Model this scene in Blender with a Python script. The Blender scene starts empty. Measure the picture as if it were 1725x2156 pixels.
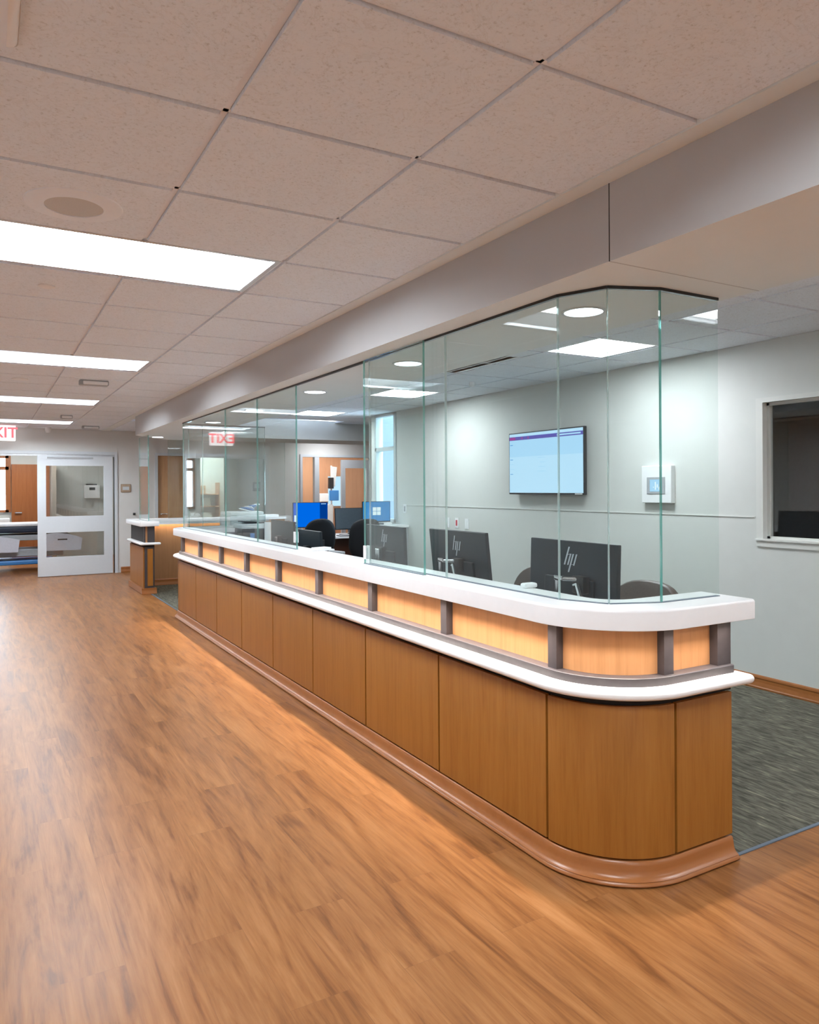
import bpy, bmesh, math, random
from mathutils import Vector, Matrix
random.seed(7)
C = bpy.context.scene.collection
PI = math.pi
CZ = 2.519          # ceiling height
SZ = 2.237          # soffit underside
CH = 1.47           # camera height
T = 0.6096          # ceiling tile

# ------------------------------------------------------------------ materials
MATS = {}
def base(name):
    m = bpy.data.materials.new(name); m.use_nodes = True
    nt = m.node_tree; nt.nodes.clear()
    out = nt.nodes.new('ShaderNodeOutputMaterial')
    MATS[name] = m
    return m, nt, out
def N(nt, t, **kw):
    n = nt.nodes.new(t)
    for k, v in kw.items():
        if k in n.inputs.keys(): n.inputs[k].default_value = v
        else: setattr(n, k, v)
    return n
def L(nt, a, b): nt.links.new(a, b)
def rgba(c): return (c[0], c[1], c[2], 1)
def ramp(nt, stops):
    r = nt.nodes.new('ShaderNodeValToRGB'); cr = r.color_ramp
    cr.elements[0].position = stops[0][0]; cr.elements[0].color = rgba(stops[0][1])
    cr.elements[1].position = stops[-1][0]; cr.elements[1].color = rgba(stops[-1][1])
    for p, c in stops[1:-1]:
        e = cr.elements.new(p); e.color = rgba(c)
    return r
def principled(nt, out, **kw):
    p = N(nt, 'ShaderNodeBsdfPrincipled', **kw); L(nt, p.outputs[0], out.inputs[0]); return p
def mat(name, col, rough=.5, metal=0, spec=.5, var=.04, scale=30, bump=0, coat=0):
    m, nt, out = base(name)
    p = principled(nt, out, Roughness=rough, Metallic=metal)
    p.inputs['Specular IOR Level'].default_value = spec
    p.inputs['Coat Weight'].default_value = coat
    g = N(nt, 'ShaderNodeNewGeometry'); n = N(nt, 'ShaderNodeTexNoise', Scale=scale, Detail=4)
    L(nt, g.outputs['Position'], n.inputs['Vector'])
    r = ramp(nt, [(.3, [c*(1-var) for c in col]), (.7, [min(1, c*(1+var)) for c in col])])
    L(nt, n.outputs['Fac'], r.inputs[0]); L(nt, r.outputs[0], p.inputs['Base Color'])
    if bump:
        b = N(nt, 'ShaderNodeBump', Strength=bump, Distance=.002); L(nt, n.outputs['Fac'], b.inputs['Height']); L(nt, b.outputs[0], p.inputs['Normal'])
    return m
def emit(name, col, s):
    m, nt, out = base(name)
    e = N(nt, 'ShaderNodeEmission', Color=rgba(col), Strength=s); L(nt, e.outputs[0], out.inputs[0]); return m
def woodgrain(name, light, dark, axis='Z', rough=.38, seed=0, fine=1.0, spec=.5):
    """straight-grained laminate, grain runs along axis"""
    m, nt, out = base(name)
    p = principled(nt, out, Roughness=rough); p.inputs['Specular IOR Level'].default_value = spec
    g = N(nt, 'ShaderNodeNewGeometry'); mp = N(nt, 'ShaderNodeMapping')
    oi = N(nt, 'ShaderNodeObjectInfo')
    s = {'Z': (26, 26, 1.3), 'Y': (26, 1.3, 26), 'X': (1.3, 26, 26)}[axis]
    mp.inputs['Scale'].default_value = [v*fine for v in s]
    L(nt, g.outputs['Position'], mp.inputs['Vector'])
    mul = N(nt, 'ShaderNodeMath', operation='MULTIPLY'); mul.inputs[1].default_value = 40
    L(nt, oi.outputs['Random'], mul.inputs[0])
    n1 = N(nt, 'ShaderNodeTexNoise', noise_dimensions='4D', Scale=1.0, Detail=6, Roughness=.6, Distortion=.6)
    L(nt, mp.outputs[0], n1.inputs['Vector']); L(nt, mul.outputs[0], n1.inputs['W'])
    mp2 = N(nt, 'ShaderNodeMapping'); mp2.inputs['Scale'].default_value = [v*4*fine for v in s]
    L(nt, g.outputs['Position'], mp2.inputs['Vector'])
    n2 = N(nt, 'ShaderNodeTexNoise', noise_dimensions='4D', Scale=1.0, Detail=3, Roughness=.7)
    L(nt, mp2.outputs[0], n2.inputs['Vector']); L(nt, mul.outputs[0], n2.inputs['W'])
    mx = N(nt, 'ShaderNodeMix', data_type='FLOAT'); mx.inputs[0].default_value = .4
    L(nt, n1.outputs['Fac'], mx.inputs[2]); L(nt, n2.outputs['Fac'], mx.inputs[3])
    r = ramp(nt, [(.34, dark), (.5, [(a+b)/2*1.04 for a, b in zip(light, dark)]), (.66, light)])
    L(nt, mx.outputs[0], r.inputs[0]); L(nt, r.outputs[0], p.inputs['Base Color'])
    return m
def floorwood():
    m, nt, out = base('floor_planks')
    p = principled(nt, out, Roughness=.36)
    p.inputs['Specular IOR Level'].default_value = .24
    g = N(nt, 'ShaderNodeNewGeometry'); sp = N(nt, 'ShaderNodeSeparateXYZ'); cb = N(nt, 'ShaderNodeCombineXYZ')
    L(nt, g.outputs['Position'], sp.inputs[0]); L(nt, sp.outputs[1], cb.inputs[0]); L(nt, sp.outputs[0], cb.inputs[1])
    br = N(nt, 'ShaderNodeTexBrick', offset=.37, offset_frequency=2)
    br.inputs['Color1'].default_value = (0, 0, 0, 1); br.inputs['Color2'].default_value = (1, 1, 1, 1)
    br.inputs['Mortar'].default_value = (.5, .5, .5, 1)
    br.inputs['Scale'].default_value = 1; br.inputs['Mortar Size'].default_value = .0007
    br.inputs['Mortar Smooth'].default_value = .3
    br.inputs['Brick Width'].default_value = 1.22; br.inputs['Row Height'].default_value = .184
    L(nt, cb.outputs[0], br.inputs['Vector'])
    # grain
    mp = N(nt, 'ShaderNodeMapping'); mp.inputs['Scale'].default_value = (8, .9, 1)
    L(nt, g.outputs['Position'], mp.inputs['Vector'])
    w = N(nt, 'ShaderNodeMath', operation='MULTIPLY'); w.inputs[1].default_value = 23
    L(nt, br.outputs['Color'], w.inputs[0])
    n1 = N(nt, 'ShaderNodeTexNoise', noise_dimensions='4D', Scale=1.0, Detail=8, Roughness=.6, Distortion=2.2)
    L(nt, mp.outputs[0], n1.inputs['Vector']); L(nt, w.outputs[0], n1.inputs['W'])
    mp2 = N(nt, 'ShaderNodeMapping'); mp2.inputs['Scale'].default_value = (70, 4, 1)
    L(nt, g.outputs['Position'], mp2.inputs['Vector'])
    n2 = N(nt, 'ShaderNodeTexNoise', noise_dimensions='4D', Scale=1.0, Detail=4, Roughness=.6, Distortion=.5)
    L(nt, mp2.outputs[0], n2.inputs['Vector']); L(nt, w.outputs[0], n2.inputs['W'])
    mx = N(nt, 'ShaderNodeMix', data_type='FLOAT'); mx.inputs[0].default_value = .30
    L(nt, n1.outputs['Fac'], mx.inputs[2]); L(nt, n2.outputs['Fac'], mx.inputs[3])
    r = ramp(nt, [(.30, (.098, .034, .011)), (.40, (.175, .066, .020)), (.49, (.265, .108, .034)), (.58, (.325, .142, .049)), (.70, (.39, .19, .076))])
    L(nt, mx.outputs[0], r.inputs[0])
    # per-plank tone
    tone = ramp(nt, [(0, (.90, .89, .88)), (.5, (.98, .98, .98)), (1, (1.04, 1.04, 1.05))])
    L(nt, br.outputs['Color'], tone.inputs[0])
    mm = N(nt, 'ShaderNodeMix', data_type='RGBA', blend_type='MULTIPLY'); mm.inputs[0].default_value = .8
    L(nt, r.outputs[0], mm.inputs[6]); L(nt, tone.outputs[0], mm.inputs[7])
    md = N(nt, 'ShaderNodeMix', data_type='RGBA'); md.inputs[7].default_value = (.16, .07, .03, 1)
    fm = N(nt, 'ShaderNodeMath', operation='MULTIPLY'); fm.inputs[1].default_value = .55
    L(nt, br.outputs['Fac'], fm.inputs[0]); L(nt, fm.outputs[0], md.inputs[0]); L(nt, mm.outputs[2], md.inputs[6])
    L(nt, md.outputs[2], p.inputs['Base Color'])
    rr = N(nt, 'ShaderNodeMapRange'); rr.inputs[3].default_value = .26; rr.inputs[4].default_value = .40
    L(nt, n1.outputs['Fac'], rr.inputs[0]); L(nt, rr.outputs[0], p.inputs['Roughness'])
    b = N(nt, 'ShaderNodeBump', Strength=.12, Distance=.0008); L(nt, n2.outputs['Fac'], b.inputs['Height']); L(nt, b.outputs[0], p.inputs['Normal'])
    return m
def carpet():
    m, nt, out = base('carpet_tile')
    p = principled(nt, out, Roughness=.95); p.inputs['Specular IOR Level'].default_value = .1
    g = N(nt, 'ShaderNodeNewGeometry'); mp = N(nt, 'ShaderNodeMapping'); mp.inputs['Scale'].default_value = (55, 9, 1)
    L(nt, g.outputs['Position'], mp.inputs['Vector'])
    n = N(nt, 'ShaderNodeTexNoise', Scale=1.0, Detail=4, Roughness=.6, Distortion=.8); L(nt, mp.outputs[0], n.inputs['Vector'])
    r = ramp(nt, [(.33, (.055, .053, .041)), (.5, (.108, .104, .082)), (.62, (.155, .148, .112)), (.74, (.28, .26, .19))])
    L(nt, n.outputs['Fac'], r.inputs[0]); L(nt, r.outputs[0], p.inputs['Base Color'])
    b = N(nt, 'ShaderNodeBump', Strength=.6, Distance=.003); L(nt, n.outputs['Fac'], b.inputs['Height']); L(nt, b.outputs[0], p.inputs['Normal'])
    return m
def tilemat():
    m, nt, out = base('acoustic_tile')
    p = principled(nt, out, Roughness=.9); p.inputs['Specular IOR Level'].default_value = .15
    g = N(nt, 'ShaderNodeNewGeometry')
    n = N(nt, 'ShaderNodeTexNoise', Scale=95, Detail=3, Roughness=.6); L(nt, g.outputs['Position'], n.inputs['Vector'])
    r = ramp(nt, [(.28, (.64, .67, .70)), (.42, (.80, .85, .91)), (1, (.83, .88, .94))])
    L(nt, n.outputs['Fac'], r.inputs[0])
    # swirling trowel-like fissures
    n2 = N(nt, 'ShaderNodeTexNoise', Scale=5.5, Detail=5, Roughness=.62, Distortion=3.2); L(nt, g.outputs['Position'], n2.inputs['Vector'])
    r2 = ramp(nt, [(.478, (1, 1, 1)), (.5, (.9, .88, .86)), (.522, (1, 1, 1))]); L(nt, n2.outputs['Fac'], r2.inputs[0])
    mm = N(nt, 'ShaderNodeMix', data_type='RGBA', blend_type='MULTIPLY'); mm.inputs[0].default_value = .7
    L(nt, r.outputs[0], mm.inputs[6]); L(nt, r2.outputs[0], mm.inputs[7]); L(nt, mm.outputs[2], p.inputs['Base Color'])
    b = N(nt, 'ShaderNodeBump', Strength=.5, Distance=.002); L(nt, n.outputs['Fac'], b.inputs['Height']); L(nt, b.outputs[0], p.inputs['Normal'])
    return m
def glassmat(name, tint, f0=.045, blend=0.0, body=(.3, .6, .55), rough=0.0):
    m, nt, out = base(name)
    g = N(nt, 'ShaderNodeNewGeometry')
    dt = N(nt, 'ShaderNodeVectorMath', operation='DOT_PRODUCT'); L(nt, g.outputs['Normal'], dt.inputs[0]); L(nt, g.outputs['Incoming'], dt.inputs[1])
    ab = N(nt, 'ShaderNodeMath', operation='ABSOLUTE'); L(nt, dt.outputs['Value'], ab.inputs[0])
    om = N(nt, 'ShaderNodeMath', operation='SUBTRACT'); om.inputs[0].default_value = 1; L(nt, ab.outputs[0], om.inputs[1])
    pw = N(nt, 'ShaderNodeMath', operation='POWER'); pw.inputs[1].default_value = 5; L(nt, om.outputs[0], pw.inputs[0])
    ma = N(nt, 'ShaderNodeMath', operation='MULTIPLY_ADD'); ma.inputs[1].default_value = 1-f0; ma.inputs[2].default_value = f0
    L(nt, pw.outputs[0], ma.inputs[0])
    tr = N(nt, 'ShaderNodeBsdfTransparent', Color=rgba(tint)); gl = N(nt, 'ShaderNodeBsdfGlossy', Roughness=rough, Color=(1, 1, 1, 1))
    mx = N(nt, 'ShaderNodeMixShader'); L(nt, ma.outputs[0], mx.inputs[0]); 
    if blend:
        df = N(nt, 'ShaderNodeBsdfDiffuse', Color=rgba(body)); m2 = N(nt, 'ShaderNodeMixShader'); m2.inputs[0].default_value = blend
        L(nt, tr.outputs[0], m2.inputs[1]); L(nt, df.outputs[0], m2.inputs[2]); L(nt, m2.outputs[0], mx.inputs[1])
    else: L(nt, tr.outputs[0], mx.inputs[1])
    L(nt, gl.outputs[0], mx.inputs[2]); L(nt, mx.outputs[0], out.inputs[0])
    return m

FLOOR = floorwood(); CARPET = carpet(); TILE = tilemat()
GLASS = glassmat('clear_glass', (.93, .965, .955), .03); EDGE = glassmat('glass_edge', (.25, .62, .56), .12, .55, (.22, .52, .47))
EDGEW = glassmat('polished_glass_edge', (.72, .86, .85), .15, .35, (.75, .85, .85))
WGLASS = glassmat('window_glass', (.95, .97, .97), .05)
PANELW = woodgrain('cherry_laminate', (.345, .142, .027), (.25, .088, .012), rough=.36, spec=.32)
BACKW = woodgrain('cherry_backing', (.47, .235, .105), (.36, .17, .07))
BASEW = woodgrain('wood_moulding', (.34, .125, .036), (.28, .098, .025), axis='X', rough=.3, fine=.3)
DOORW = woodgrain('door_wood', (.62, .36, .17), (.50, .27, .12))
REDW = woodgrain('closet_wood', (.36, .13, .04), (.27, .085, .022))
SOLID = mat('white_solid_surface', (.84, .84, .845), .28, var=.01, spec=.5)
BRONZE = mat('bronze_metal', (.052, .044, .047), .45, .1, var=.08)
DARK = mat('dark_recess', (.018, .013, .011), .7)
BLACK = mat('black_plastic', (.016, .018, .021), .35)
BLACKF = mat('black_fabric', (.006, .007, .009), .7, bump=.3, scale=300, spec=.25)
CHARC = mat('charcoal_monitor_shell', (.016, .023, .030), .35, var=.08, spec=.25)
GREY = mat('grey_plastic', (.38, .40, .42), .5)
LGREY = mat('light_grey_plastic', (.62, .66, .68), .5)
WHITE = mat('white_plastic', (.82, .83, .84), .4, var=.01)
CHROME = mat('chrome', (.75, .76, .78), .15, 1)
WALL = mat('painted_wall', (.62, .635, .61), .75, var=.012, scale=8, spec=.25)
WALLF = mat('painted_far_wall', (.68, .68, .665), .75, var=.012, scale=8, spec=.25)
LEFTW = mat('painted_left_wall', (.55, .56, .57), .75, var=.01)
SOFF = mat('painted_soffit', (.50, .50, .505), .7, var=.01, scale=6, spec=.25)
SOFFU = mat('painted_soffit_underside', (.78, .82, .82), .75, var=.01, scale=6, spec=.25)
GRID = mat('ceiling_grid', (.80, .84, .90), .55, var=.01)
TRIMP = mat('painted_trim', (.66, .67, .64), .5, var=.01)
FRAME = mat('door_frame_paint', (.62, .66, .70), .4, var=.01)
ALU = mat('brushed_aluminium', (.6, .62, .64), .35, .8)
LEATHER = mat('brown_leather', (.095, .066, .056), .42, var=.15, bump=.2, scale=120)
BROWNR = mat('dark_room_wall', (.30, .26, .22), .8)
ORANGEW = woodgrain('orange_wall_panel', (.62, .34, .20), (.52, .27, .15))
STRIPB = mat('blue_grey_edge_strip', (.10, .13, .17), .5)
DESKW = mat('desk_dark_laminate', (.10, .035, .018), .4)
COURT = mat('sky_bounce_wall', (.22, .255, .30), .8, var=.01)
NAVY = mat('navy_vinyl', (.012, .022, .045), .5)
BEDP = mat('bed_plastic', (.60, .61, .68), .4)
SHEET = mat('white_sheet', (.85, .86, .9), .8, bump=.4, scale=20)
BLUEP = mat('blue_plastic', (.05, .22, .55), .4)
PAPER = mat('paper', (.86, .88, .90), .7, var=.01)
LOGO = mat('logo_silver', (.42, .45, .50), .35, .2)
REDP = mat('red_plastic', (.55, .02, .04), .4)
SPEAK = mat('speaker_grille', (.60, .59, .57), .8, bump=.6, scale=260)
BEIGEP = mat('beige_metal_ring', (.82, .87, .93), .5, var=.01)
REFL = mat('troffer_white', (.88, .90, .92), .35, var=.005)
REFLS = mat('troffer_satin', (.42, .44, .46), .5, var=.005)
LAMP = emit('troffer_lens', (.87, .94, 1.0), 31.0)
LAMPI = emit('troffer_lens_inner', (.90, .95, 1.0), 24.0)
LAMPX = emit('added_troffer_lens', (.95, .97, 1.0), 12.0)
DOWNL = emit('downlight_lens', (.85, .93, 1.0), 5.0)
LED = emit('warm_strip_light', (1.0, .82, .60), 22.0)
ROOML = emit('added_room_lamp', (1.0, .98, .95), 14.0)
ROOMD = emit('added_dim_lamp', (1, .9, .8), .9)
SCR_B = emit('screen_blue', (.0, .13, .72), 0.62)
SCR_N = emit('screen_navy', (.0, .04, .25), 0.62)
SCR_C = emit('screen_cyan', (.01, .25, .62), 0.62)
SCR_W = emit('screen_white', (.85, .95, 1), 0.68)
SCR_L = emit('screen_light_blue', (.42, .70, .95), 0.62)
SCR_L2 = emit('screen_paler_blue', (.50, .76, .97), 0.62)
SCR_P = emit('screen_purple', (.11, .10, .42), 0.62)
SCR_M = emit('screen_magenta', (.35, .06, .30), 0.62)
SCR_D = mat('screen_off', (.075, .10, .12), .12)
SIGNW = emit('sign_white', (1, .93, .93), 1.1)
SIGNR = emit('sign_red', (1, .10, .12), 1.3)

# ------------------------------------------------------------------ geometry helpers
class MB:
    def __init__(s): s.bm = bmesh.new(); s.mats = []
    def mi(s, m):
        if m not in s.mats: s.mats.append(m)
        return s.mats.index(m)
    def faces_mat(s, fs, m):
        i = s.mi(m)
        for f in fs: f.material_index = i
    def box(s, x0, x1, y0, y1, z0, z1, m, mt=None, r=0, seg=2):
        vs = [s.bm.verts.new((x, y, z)) for z in (z0, z1) for y in (y0, y1) for x in (x0, x1)]
        idx = [(0, 2, 3, 1), (4, 5, 7, 6), (0, 1, 5, 4), (1, 3, 7, 5), (3, 2, 6, 7), (2, 0, 4, 6)]
        fs = [s.bm.faces.new([vs[i] for i in q]) for q in idx]
        s.faces_mat(fs, m)
        if r:
            es = list({e for f in fs for e in f.edges})
            g = bmesh.ops.bevel(s.bm, geom=es, offset=r, segments=seg, profile=.5, affect='EDGES')
            s.faces_mat(g['faces'], m)
            vs = list({v for f in g['faces'] for v in f.verts} | {v for f in fs if f.is_valid for v in f.verts})
        if mt is not None: bmesh.ops.transform(s.bm, matrix=mt, verts=[v for v in vs if v.is_valid])
        return s
    def cyl(s, p0, p1, r0, m, r1=None, n=20, cap=True):
        r1 = r0 if r1 is None else r1
        p0, p1 = Vector(p0), Vector(p1); d = (p1-p0).normalized()
        a = d.orthogonal().normalized(); b = d.cross(a)
        A = [s.bm.verts.new(p0+a*math.cos(2*PI*i/n)*r0+b*math.sin(2*PI*i/n)*r0) for i in range(n)]
        B = [s.bm.verts.new(p1+a*math.cos(2*PI*i/n)*r1+b*math.sin(2*PI*i/n)*r1) for i in range(n)]
        fs = [s.bm.faces.new((A[i], A[(i+1) % n], B[(i+1) % n], B[i])) for i in range(n)]
        if cap: fs += [s.bm.faces.new(A[::-1]), s.bm.faces.new(B)]
        s.faces_mat(fs, m); return s
    def prism(s, pts, m, axis='Z', a=0, b=1):
        """closed 2D polygon extruded along axis from a to b"""
        def V(p, t): return {'Z': (p[0], p[1], t), 'X': (t, p[0], p[1]), 'Y': (p[0], t, p[1])}[axis]
        A = [s.bm.verts.new(V(p, a)) for p in pts]; B = [s.bm.verts.new(V(p, b)) for p in pts]; n = len(pts)
        fs = [s.bm.faces.new((A[i], A[(i+1) % n], B[(i+1) % n], B[i])) for i in range(n)] + [s.bm.faces.new(A[::-1]), s.bm.faces.new(B)]
        s.faces_mat(fs, m); return s
    def loops(s, rings, m, closed=True, caps=True):
        R = [[s.bm.verts.new(p) for p in r] for r in rings]; n = len(R[0]); fs = []
        for A, B in zip(R, R[1:]):
            for i in range(n if closed else n-1):
                fs.append(s.bm.faces.new((A[i], A[(i+1) % n], B[(i+1) % n], B[i])))
        if caps: fs += [s.bm.faces.new(R[0][::-1]), s.bm.faces.new(R[-1])]
        s.faces_mat(fs, m); return s
    def build(s, name, parent=None, loc=None, rotz=0, smooth=False, label=None):
        bmesh.ops.recalc_face_normals(s.bm, faces=s.bm.faces[:])
        me = bpy.data.meshes.new(name); s.bm.to_mesh(me); s.bm.free()
        for m in s.mats: me.materials.append(m)
        if smooth:
            for p in me.polygons: p.use_smooth = True
            try: me.set_sharp_from_angle(angle=math.radians(38))
            except Exception: pass
        o = bpy.data.objects.new(name, me); C.objects.link(o)
        if parent: o.parent = parent
        if loc is not None: o.location = loc
        if rotz: o.rotation_euler.z = rotz
        if label: o['label'] = label
        return o
def tag(o, label, cat, group=None):
    o['label'] = label; o['category'] = cat
    if group: o['group'] = group
    return o
def thing(name, label, cat, loc=(0, 0, 0), rotz=0, group=None):
    o = bpy.data.objects.new(name, None); C.objects.link(o); o.location = loc; o.rotation_euler.z = rotz
    o.empty_display_size = .1
    return tag(o, label, cat, group)
def struct(o): o['kind'] = 'structure'; return o
def dup(root, loc, rotz=0, label=None):
    r = root.copy(); C.objects.link(r); r.location = loc; r.rotation_euler.z = rotz
    if label: r['label'] = label
    for ch in list(root.children):
        c = ch.copy(); C.objects.link(c); c.parent = r
        for g in ch.children:
            d = g.copy(); C.objects.link(d); d.parent = c
    return r

# ------------------------------------------------------------------ camera
f = 1567.3
cam = bpy.data.cameras.new('camera'); co = bpy.data.objects.new('camera', cam); C.objects.link(co)
cam.sensor_fit = 'HORIZONTAL'; cam.sensor_width = 36; cam.lens = f/1725*36
cam.shift_y = -(1078-1026.94)/1725
cam.clip_start = .05
yaw, roll = .5174, -.006
fw = Vector((math.sin(yaw), math.cos(yaw), 0)); rt = Vector((math.cos(yaw), -math.sin(yaw), 0)); up = Vector((0, 0, 1))
cr, sr = math.cos(roll), math.sin(roll)
# image right axis in world, with the small roll of the photograph
r2 = rt*cr + up*sr; u2 = -rt*sr + up*cr
M = Matrix(((r2.x, u2.x, -fw.x, 0), (r2.y, u2.y, -fw.y, 0), (r2.z, u2.z, -fw.z, CH), (0, 0, 0, 1)))
co.matrix_world = M
bpy.context.scene.camera = co

# ------------------------------------------------------------------ shell
b = MB()
b.box(-1.5, 2.0, -4.1, 18.1, -.05, 0, FLOOR)
b.box(2.0, 4.96, -4.1, 1.925, -.05, 0, FLOOR)
b.box(2.0, 8.1, 11.95, 18.1, -.05, 0, FLOOR); b.box(2.0, 2.4, 1.925, 2.6, -.05, 0, FLOOR)
struct(b.build('floor'))
b = MB(); b.box(2.4, 4.96, 1.94, 2.6, -.05, .003, CARPET); b.box(2.02, 4.96, 2.6, 11.95, -.05, .003, CARPET); b.box(4.96, 8.1, 9.7, 11.95, -.05, .003, CARPET)
struct(b.build('floor'))
b = MB(); b.box(2.4, 4.86, 1.925, 1.94, -.04, .004, STRIPB); b.box(2.0, 2.02, 8.6, 10.95, -.04, .004, STRIPB)
struct(b.build('trim_1'))
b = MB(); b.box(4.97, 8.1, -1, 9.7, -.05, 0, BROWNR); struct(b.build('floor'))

# ceiling: grid plane with tiles hanging a little lower
X0 = 1.1914; Y0 = .8209; XI = 3.74
lights = []   # cells left open for troffers (x0,x1,y0,y1)
LC = [(X0-2*T, X0, Y0+T*j, Y0+T*(j+1)) for j in (-6, -1, 4, 9, 14, 19)]
LX = [(5.57, 5.57+T, Y0+T*20, Y0+T*21)]  # unseen troffer added to brighten the side corridor
LI = [(XI, XI+T, Y0+T*j, Y0+T*(j+1)) for j in (-5, 0, 5, 10, 14)]  # the first one is added out of view to light the right side
def inlight(x, y): return any(a-.01 < x < bb+.01 and c-.01 < y < d+.01 for a, bb, c, d in LC+LI+LX)
b = MB()
G = .0122
def region(xs, ys):
    for xa, xb in zip(xs, xs[1:]):
        for ya, yb in zip(ys, ys[1:]):
            if inlight((xa+xb)/2, (ya+yb)/2): continue
            ga = G if xa > xs[0] else 0.002; gb = G if xb < xs[-1] else 0.002
            b.box(xa+ga, xb-gb, ya+G, yb-G, CZ-.010, CZ+.012, TILE)
            b.box(xa, xb, ya, yb, CZ+.004, CZ+.02, GRID)
ys = [-4.0]+[Y0+T*j for j in range(-7, 22)]+[14.0]
xs = [-1.4]+[X0+T*k for k in range(-4, 1)]+[1.776]
region(xs, ys)
# T-bars seen flush between the tiles are the plane above; add the visible flange
for x in xs[1:-1]:
    for ya, yb in zip(ys, ys[1:]):
        if inlight(x-.02, (ya+yb)/2) and inlight(x+.02, (ya+yb)/2): continue
        b.box(x-.0085, x+.0085, ya, yb, CZ+.000, CZ+.012, GRID)
for y in ys[1:-1]:
    for xa, xb in zip(xs, xs[1:]): b.box(xa, xb, y-.0085, y+.0085, CZ+.000, CZ+.012, GRID)
xs2 = [2.65]+[XI+T*k for k in range(-1, 2)]+[4.86]
region(xs2, [y for y in ys if y < 10.95])
for x in xs2[1:-1]:
    for ya, yb in zip(ys[:24], ys[1:24]):
        if inlight(x-.02, (ya+yb)/2) and inlight(x+.02, (ya+yb)/2): continue
        b.box(x-.0085, x+.0085, ya, yb, CZ+.000, CZ+.012, GRID)
for y in ys[1:24]:
    for xa, xb in zip(xs2, xs2[1:]): b.box(xa, xb, y-.0085, y+.0085, CZ+.000, CZ+.012, GRID)
xs3 = [4.86, 5.57, 5.57+T, 5.57+2*T, 5.57+3*T, 8.0]
region(xs3, [9.7]+[y for y in ys if y > 9.7])
region([1.9]+[XI+T*k for k in range(-3, 2)]+[4.86], [11.95]+[y for y in ys if y > 11.95])
b.box(1.776, 1.85, -4, 11.12, CZ-.016, CZ+.02, SOFFU)
b.box(1.776, 1.9, 11.12, 14, CZ-.016, CZ+.02, SOFFU)
b.box(-1.6, 4.96, -4.2, 18.2, CZ+.25, CZ+.3, GRID)
b.box(4.96, 8.1, 9.6, 18.2, CZ+.25, CZ+.3, GRID); b.box(4.96, 8.1, -1, 5.6, CZ+.02, CZ+.07, GRID)
b.box(-1.6, 2.6, 14.1, 18.1, CZ, CZ+.02, WALL); b.box(2.6, 8.1, 14.1, 18.1, CZ, CZ+.02, WALL)
struct(b.build('ceiling'))

# soffit following the U-shaped station
b = MB()
poly = [(1.85, -4), (2.65, -4), (2.65, 11.0), (2.65, 11.9), (2.45, 11.9), (1.85, 11.12)]
A = [b.bm.verts.new((x, y, SZ)) for x, y in poly]; B = [b.bm.verts.new((x, y, CZ+.02)) for x, y in poly]
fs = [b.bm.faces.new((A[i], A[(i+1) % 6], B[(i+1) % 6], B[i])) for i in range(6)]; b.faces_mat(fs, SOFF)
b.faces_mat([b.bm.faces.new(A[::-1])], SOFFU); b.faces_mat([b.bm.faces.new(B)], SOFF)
struct(b.build('trim_2'))
struct(MB().box(2.65, 8, 10.95, 11.9, SZ, CZ+.02, WALL).build('trim_5'))  # far soffit leg takes the lighter wall paint so it looks lit
b = MB(); b.box(1.8494, 1.86, 1.862, 1.866, SZ-.0005, CZ-.016, DARK); b.box(1.85, 2.65, 1.862, 1.866, SZ-.0006, SZ+.01, SOFF)
struct(b.build('trim_3'))

# walls
def wallX(b, x0, x1, y0, y1, m, holes=(), z1=CZ+.02):
    """wall slab with thickness x0..x1, running along Y, holes (ya,yb,za,zb) sorted"""
    y = y0
    for ya, yb, za, zb in holes:
        if ya > y: b.box(x0, x1, y, ya, 0, z1, m)
        if za > 0: b.box(x0, x1, ya, yb, 0, za, m)
        if zb < z1: b.box(x0, x1, ya, yb, zb, z1, m)
        y = yb
    if y < y1: b.box(x0, x1, y, y1, 0, z1, m)
def wallY(b, y0, y1, x0, x1, m, holes=(), z1=CZ+.02):
    x = x0
    for xa, xb, za, zb in holes:
        if xa > x: b.box(x, xa, y0, y1, 0, z1, m)
        if za > 0: b.box(xa, xb, y0, y1, 0, za, m)
        if zb < z1: b.box(xa, xb, y0, y1, zb, z1, m)
        x = xb
    if x < x1: b.box(x, x1, y0, y1, 0, z1, m)
b = MB(); b.box(-1.5, -1.4, -4.1, 18.1, 0, CZ+.3, LEFTW); struct(b.build('wall_left'))
b = MB(); b.box(-1.5, 4.96, -4.1, -4.0, 0, CZ+.3, WALLF); struct(b.build('wall_back'))
b = MB(); wallX(b, 4.86, 4.97, -4.0, 9.65, WALL, [(1.75, 3.392, 1.085, 2.066), (8.93, 9.50, 1.0, 2.50)])
b.box(4.854, 4.86, 3.46, 8.78, 1.238, 1.246, TRIMP)
struct(b.build('wall_right'))
b = MB(); wallY(b, 14.0, 14.1, -1.5, 8.1, WALLF, [(-.75, 1.97, 0, 2.08), (2.71, 3.19, 0, 2.08), (3.47, 3.95, .9, 2.06), (5.5, 7.03, 0, 2.10)], CZ+.3)
b.box(2.03, 2.69, 13.995, 14.0, 1.235, 1.243, TRIMP)
struct(b.build('wall_far'))
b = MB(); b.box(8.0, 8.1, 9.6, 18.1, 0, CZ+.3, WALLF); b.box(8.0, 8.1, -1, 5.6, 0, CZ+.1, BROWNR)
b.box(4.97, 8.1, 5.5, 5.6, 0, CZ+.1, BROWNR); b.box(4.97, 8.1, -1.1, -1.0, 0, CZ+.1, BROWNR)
b.box(4.97, 8.0, 9.6, 9.7, 0, CZ+.3, COURT)  # court wall added to bounce blue sky light into the tall window
struct(b.build('wall_outer'))
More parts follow.
